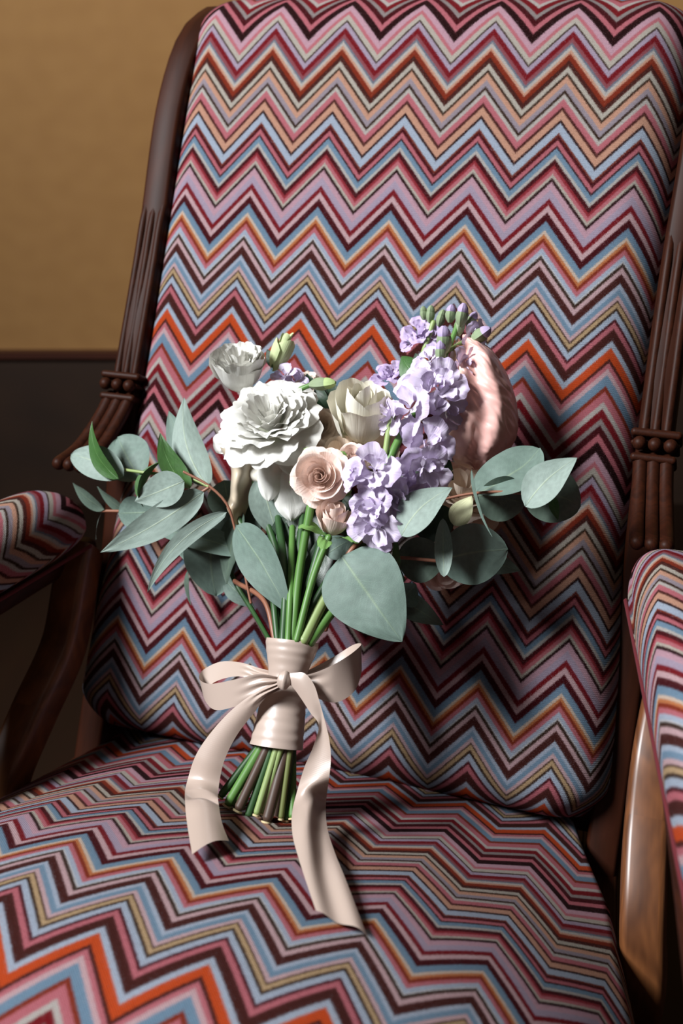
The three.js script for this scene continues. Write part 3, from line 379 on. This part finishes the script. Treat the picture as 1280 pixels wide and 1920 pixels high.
blade('leaf', e4, L(3.129, -2.923, 1.6), L(3.654, -2.861, 1.5), 0.54, LDull, { shape: 'r', roll: 20 }); blade('leaf', e4, L(3.578, -2.884, 1.5), L(4.302, -2.649, 1.3), 0.72, LMid, { shape: 'r', roll: 22, side: -0.05 }); blade('leaf', e4, L(3.728, -3.063, 1.8), L(3.609, -2.426, 1.75), 0.2, LPale, { shape: 'r', roll: 15, cup: 0.4, bend: -0.05 });
blade('leaf', e4, L(3.178, -3.165, 1.85), L(3.106, -2.657, 1.85), 0.14, LGreen, { shape: 'o', roll: 62 }); blade('leaf', e4, L(2.555, -3.06, 1.4), L(2.928, -2.848, 1.35), 0.3, LMid, { shape: 'r' }); blade('leaf', e4, L(2.252, -3.015, 1.5), L(2.512, -2.785, 1.4), 0.3, LMid, { shape: 'o' });
blade('leaf', e4, L(2.522, -3.403, 1.1), L(3.01, -3.833, 1), 0.5, LMid, { shape: 'r', roll: 10 }); blade('leaf', e4, L(2.954, -3.334, 0.9), L(3.608, -3.625, 0.8), 0.32, LDull, { shape: 'o', roll: 10 }); blade('leaf', e4, L(3.165, -3.431, 1.3), L(3.318, -3.191, 1.3), 0.35, LMid, { shape: 'o' }); blade('leaf', e4, L(3.733, -2.755, 0.5), L(4.348, -2.855, 0.4), 0.3, LDull, { shape: 'o' }); blade('leaf', e4, L(2.722, -3.063, 1.3), L(3.166, -3.181, 1.2), 0.4, LDark, { shape: 'o' });

// ----- stems -----
const above = [[L(1.937, -4.052, 1.9), L(1.682, -3.665, 1.7), L(1.071, -3.497, 1.2), 0.03, STwig], [L(2.003, -4.038, 2), L(1.805, -3.585, 1.8), L(1.365, -2.988, 1), 0.04, SDeep], [L(2.083, -4.024, 2.05), L(1.966, -3.44, 1.9), L(1.441, -2.59, 1.1), 0.045, SDeep], [L(2.161, -4.009, 2.1), L(2.046, -3.428, 1.95), L(1.732, -2.76, 1.3), 0.04, SGreen], [L(2.194, -4.005, 2.05), L(2.121, -3.296, 1.95), L(2.134, -2.507, 1.95), 0.05, SGreen], [L(2.276, -3.989, 2.15), L(2.311, -3.269, 2), L(2.4, -2.822, 1.95), 0.042, SGreen], [L(2.345, -3.979, 2.1), L(2.431, -3.549, 1.9), L(2.584, -3.098, 1.7), 0.065, SPale], [L(2.395, -4.001, 2.05), L(2.527, -3.654, 1.85), L(2.733, -3.192, 1.5), 0.06, SGreen], [L(2.123, -4.023, 1.8), L(2.175, -3.154, 1.6), L(2.277, -2.125, 1.4), 0.05, SDeep], [L(2.154, -4.018, 1.8), L(2.354, -3.249, 1.5), L(2.987, -2.014, 1.2), 0.05, SDeep], [L(2.075, -4.033, 1.75), L(1.93, -3.061, 1.5), L(1.761, -2.352, 1.1), 0.045, SDeep], [L(2.011, -4.043, 1.75), L(1.686, -3.219, 1.4), L(0.955, -2.236, 0.9), 0.045, SDeep], [L(2.201, -4.012, 1.75), L(2.451, -3.417, 1.3), L(3.473, -1.64, 0.7), 0.05, SBrown], [L(1.965, -4.049, 1.8), L(1.541, -3.367, 1.4), L(0.932, -2.666, 1.2), 0.045, SDeep], [L(2.293, -3.993, 1.9), L(2.519, -3.471, 1.5), L(2.828, -2.463, 1.8), 0.05, SDeep]];
for (const [a, b, c, r, m] of above) stem(bouquet, [a, b, c], r, m);
const below = [[L(2.022, -5.206, 2.12), L(1.718, -5.784, 2.22), 0.045, SDeep], [L(2.087, -5.184, 2.2), L(1.842, -5.833, 2.3), 0.055, SGreen], [L(2.171, -5.163, 2.25), L(1.996, -5.841, 2.38), 0.055, SBrown], [L(2.226, -5.152, 2.25), L(2.096, -5.911, 2.32), 0.05, SDeep], [L(2.291, -5.134, 2.3), L(2.217, -5.846, 2.42), 0.04, SPale], [L(2.339, -5.125, 2.3), L(2.255, -5.837, 2.36), 0.035, SPale], [L(2.373, -5.127, 2.22), L(2.339, -5.881, 2.4), 0.06, SBrown], [L(2.424, -5.114, 2.25), L(2.459, -5.858, 2.32), 0.035, SOlive], [L(2.383, -5.137, 2.12), L(2.486, -5.876, 2.25), 0.045, SDeep], [L(2.379, -5.146, 2.05), L(2.56, -5.837, 2.25), 0.045, SGreen], [L(2.194, -5.175, 2.1), L(2.088, -5.954, 2.15), 0.05, SDeep], [L(2.299, -5.161, 2.05), L(2.324, -5.971, 2.1), 0.05, SBrown], [L(2.084, -5.202, 2.05), L(1.868, -5.902, 2.1), 0.05, SGreen], [L(2.395, -5.137, 2.1), L(2.474, -5.826, 2.15), 0.05, SDeep]];
for (const [a, b, r, m] of below) { const top = a.clone().lerp(b, -0.06), s = stem(bouquet, [top, a.clone().lerp(b, 0.5), b], r, m), d = new THREE.CylinderGeometry(r * P * 0.98, r * P * 0.98, 0.02 * P, 12); d.applyQuaternion(new THREE.Quaternion().setFromUnitVectors(QY, b.clone().sub(a).normalize())); const q = b.clone().addScaledVector(b.clone().sub(a).normalize(), r * P); d.translate(q.x, q.y, q.z); mesh('cut_end', d, cutMat, s); }

// ----- satin ribbon -----
const satinBump = dataTex(128, 128, (x, y) => { const a = 128 + 50 * Math.sin(y / 128 * Math.PI * 2 * 20) + 20 * noise.noise(x / 9, y / 9, 3); return [a, a, a]; }, false, 1, 6);
const satin = new THREE.MeshPhysicalMaterial({ color: '#baa79b', roughness: 0.36, ior: 1.75, sheen: 0.15, sheenRoughness: 0.4, sheenColor: new THREE.Color('#fff0e6'), specularIntensity: 0.9, bumpMap: satinBump, bumpScale: 0.00004, side: THREE.DoubleSide });
const ribbon = group('satin_ribbon', bouquet, 'pale champagne satin ribbon tied in a bow');
{ const a0 = L(2.165, -4.042, 1.95), a1 = L(2.23, -5.174, 2.15), ax = a1.clone().sub(a0), len = ax.length(); ax.normalize(); const n = NOUT.clone().addScaledVector(ax, -NOUT.dot(ax)).normalize(), sd = new THREE.Vector3().crossVectors(n, ax);
  const wrap = (t0, t1, rf) => grid(40, 40, (a, b) => { const t = t0 + (t1 - t0) * b, th = a * 2 * Math.PI, tilt = 0.02 * Math.sin(th), r = rf(t, b) * P * (1 + 0.02 * noise.noise(a * 5, t * 14, 2) + 0.007 * Math.sin((t + tilt + 0.02 * noise.noise(a * 2, t * 9, 4)) * 70)); const q = a0.clone().addScaledVector(ax, (t + tilt) * len).addScaledVector(sd, Math.cos(th) * r).addScaledVector(n, Math.sin(th) * r * 0.85); return [q.x, q.y, q.z, a * 3, b]; });
  mesh('wrap', wrap(-0.02, 0.4, (t, b) => 0.3 - 0.09 * sstep(0, 0.9, b)), satin, ribbon); mesh('wrap', wrap(0.36, 1.0, (t, b) => 0.23 + 0.07 * b), satin, ribbon); }
const fold = (f1, f2, amp) => (a, b) => amp * (Math.sin(a * f1 + b * 7) * Math.sin(b * f2 + 1) + 0.5 * noise.noise(a * 3, b * 6, f1));
const pin = amp => (a, b) => amp * Math.sin(a * 16 + 1) * (sstep(0.25, 0, b) + sstep(0.75, 1, b));
sheet('loop', ribbon, [[L(2.079, -4.394, 2.05), L(2.128, -4.502, 2.1)], [L(1.813, -4.4, 1.9), L(1.826, -4.525, 2)], [L(1.527, -4.381, 1.8), L(1.591, -4.521, 1.95)], [L(1.26, -4.422, 1.75), L(1.306, -4.635, 1.9)], [L(1.098, -4.535, 1.8), L(1.224, -4.732, 1.95)], [L(1.16, -4.609, 2.05), L(1.266, -4.793, 2.1)], [L(1.395, -4.619, 2.3), L(1.484, -4.889, 2.28)], [L(1.774, -4.49, 2.45), L(1.773, -4.797, 2.4)], [L(2.025, -4.388, 2.45), L(2.075, -4.607, 2.42)], [L(2.255, -4.391, 2.4), L(2.262, -4.471, 2.4)]], satin, pin(0.03), 110, 14, 'left loop of the bow');
sheet('loop', ribbon, [[L(2.258, -4.408, 2.1), L(2.271, -4.488, 2.1)], [L(2.408, -4.299, 1.85), L(2.457, -4.384, 1.9)], [L(2.621, -4.123, 1.75), L(2.686, -4.278, 1.8)], [L(2.825, -3.961, 1.8), L(2.895, -4.156, 1.85)], [L(2.969, -3.925, 2), L(3.012, -4.164, 2)], [L(2.94, -4.026, 2.25), L(3.024, -4.418, 2.2)], [L(2.807, -4.158, 2.4), L(2.871, -4.559, 2.3)], [L(2.599, -4.284, 2.42), L(2.67, -4.55, 2.36)], [L(2.333, -4.376, 2.42), L(2.371, -4.463, 2.4)]], satin, pin(0.03), 110, 14, 'right loop of the bow');
sheet('tail', ribbon, [[L(2.244, -4.446, 2.48), L(2.304, -4.483, 2.46)], [L(2.046, -4.563, 2.46), L(2.127, -4.621, 2.42)], [L(1.782, -4.799, 2.42), L(2.006, -4.808, 2.38)], [L(1.558, -5.1, 2.4), L(1.828, -5.111, 2.36)], [L(1.41, -5.397, 2.4), L(1.729, -5.422, 2.36)], [L(1.365, -5.685, 2.42), L(1.723, -5.677, 2.38)], [L(1.711, -5.735, 3.216), L(2.052, -5.728, 3.127)], [L(1.881, -5.826, 3.516), L(2.204, -5.815, 3.371)], [L(2.214, -5.966, 4.076), L(2.371, -5.905, 3.572)]], satin, (a, b) => 0.06 * Math.sin(Math.PI * a) * (0.4 + 0.6 * b) + 0.03 * Math.sin(a * 14) * sstep(0.25, 0, b), 90, 14, 'left tail of the bow');
sheet('tail', ribbon, [[L(2.304, -4.4, 2.5), L(2.377, -4.319, 2.5)], [L(2.417, -4.454, 2.5), L(2.536, -4.29, 2.52)], [L(2.53, -4.554, 2.5), L(2.66, -4.387, 2.52)], [L(2.667, -4.694, 2.5), L(2.745, -4.542, 2.52)], [L(2.772, -4.793, 2.5), L(2.8, -4.669, 2.5)], [L(2.754, -5.017, 2.5), L(2.908, -4.933, 2.48)], [L(2.688, -5.272, 2.5), L(2.954, -5.11, 2.48)], [L(2.65, -5.522, 2.5), L(2.974, -5.311, 2.5)], [L(2.703, -5.68, 2.735), L(2.902, -5.628, 2.222)], [L(2.876, -5.798, 3.179), L(3.09, -5.767, 2.716)], [L(3.116, -5.898, 3.638), L(3.329, -5.879, 3.173)], [L(3.338, -6, 4.012), L(3.603, -5.966, 3.678)], [L(3.55, -6.11, 4.342), L(4.049, -6.2, 4.394)]], satin, (a, b) => (0.05 + 0.05 * Math.sin(a * 5 + b * 9)) * Math.sin(Math.PI * a) * sstep(0.55, 0.75, b) + 0.03 * Math.sin(Math.PI * a) * Math.sin(b * 12), 130, 14, 'right tail of the bow');
{ const q = L(2.324, -4.408, 2.5); const g = new THREE.SphereGeometry(0.1 * P, 20, 14), a = g.attributes.position; for (let i = 0; i < a.count; i++) { const x = a.getX(i), y = a.getY(i), z = a.getZ(i), k = 1 + 0.12 * Math.sin(x / P * 70) ; a.setXYZ(i, x * 0.75 * k, y * 1.05, z * 0.8 * k); } g.computeVertexNormals(); g.rotateX(-LEAN); g.translate(q.x, q.y, q.z); mesh('knot', g, satin, ribbon); }

renderer.render(scene, camera);
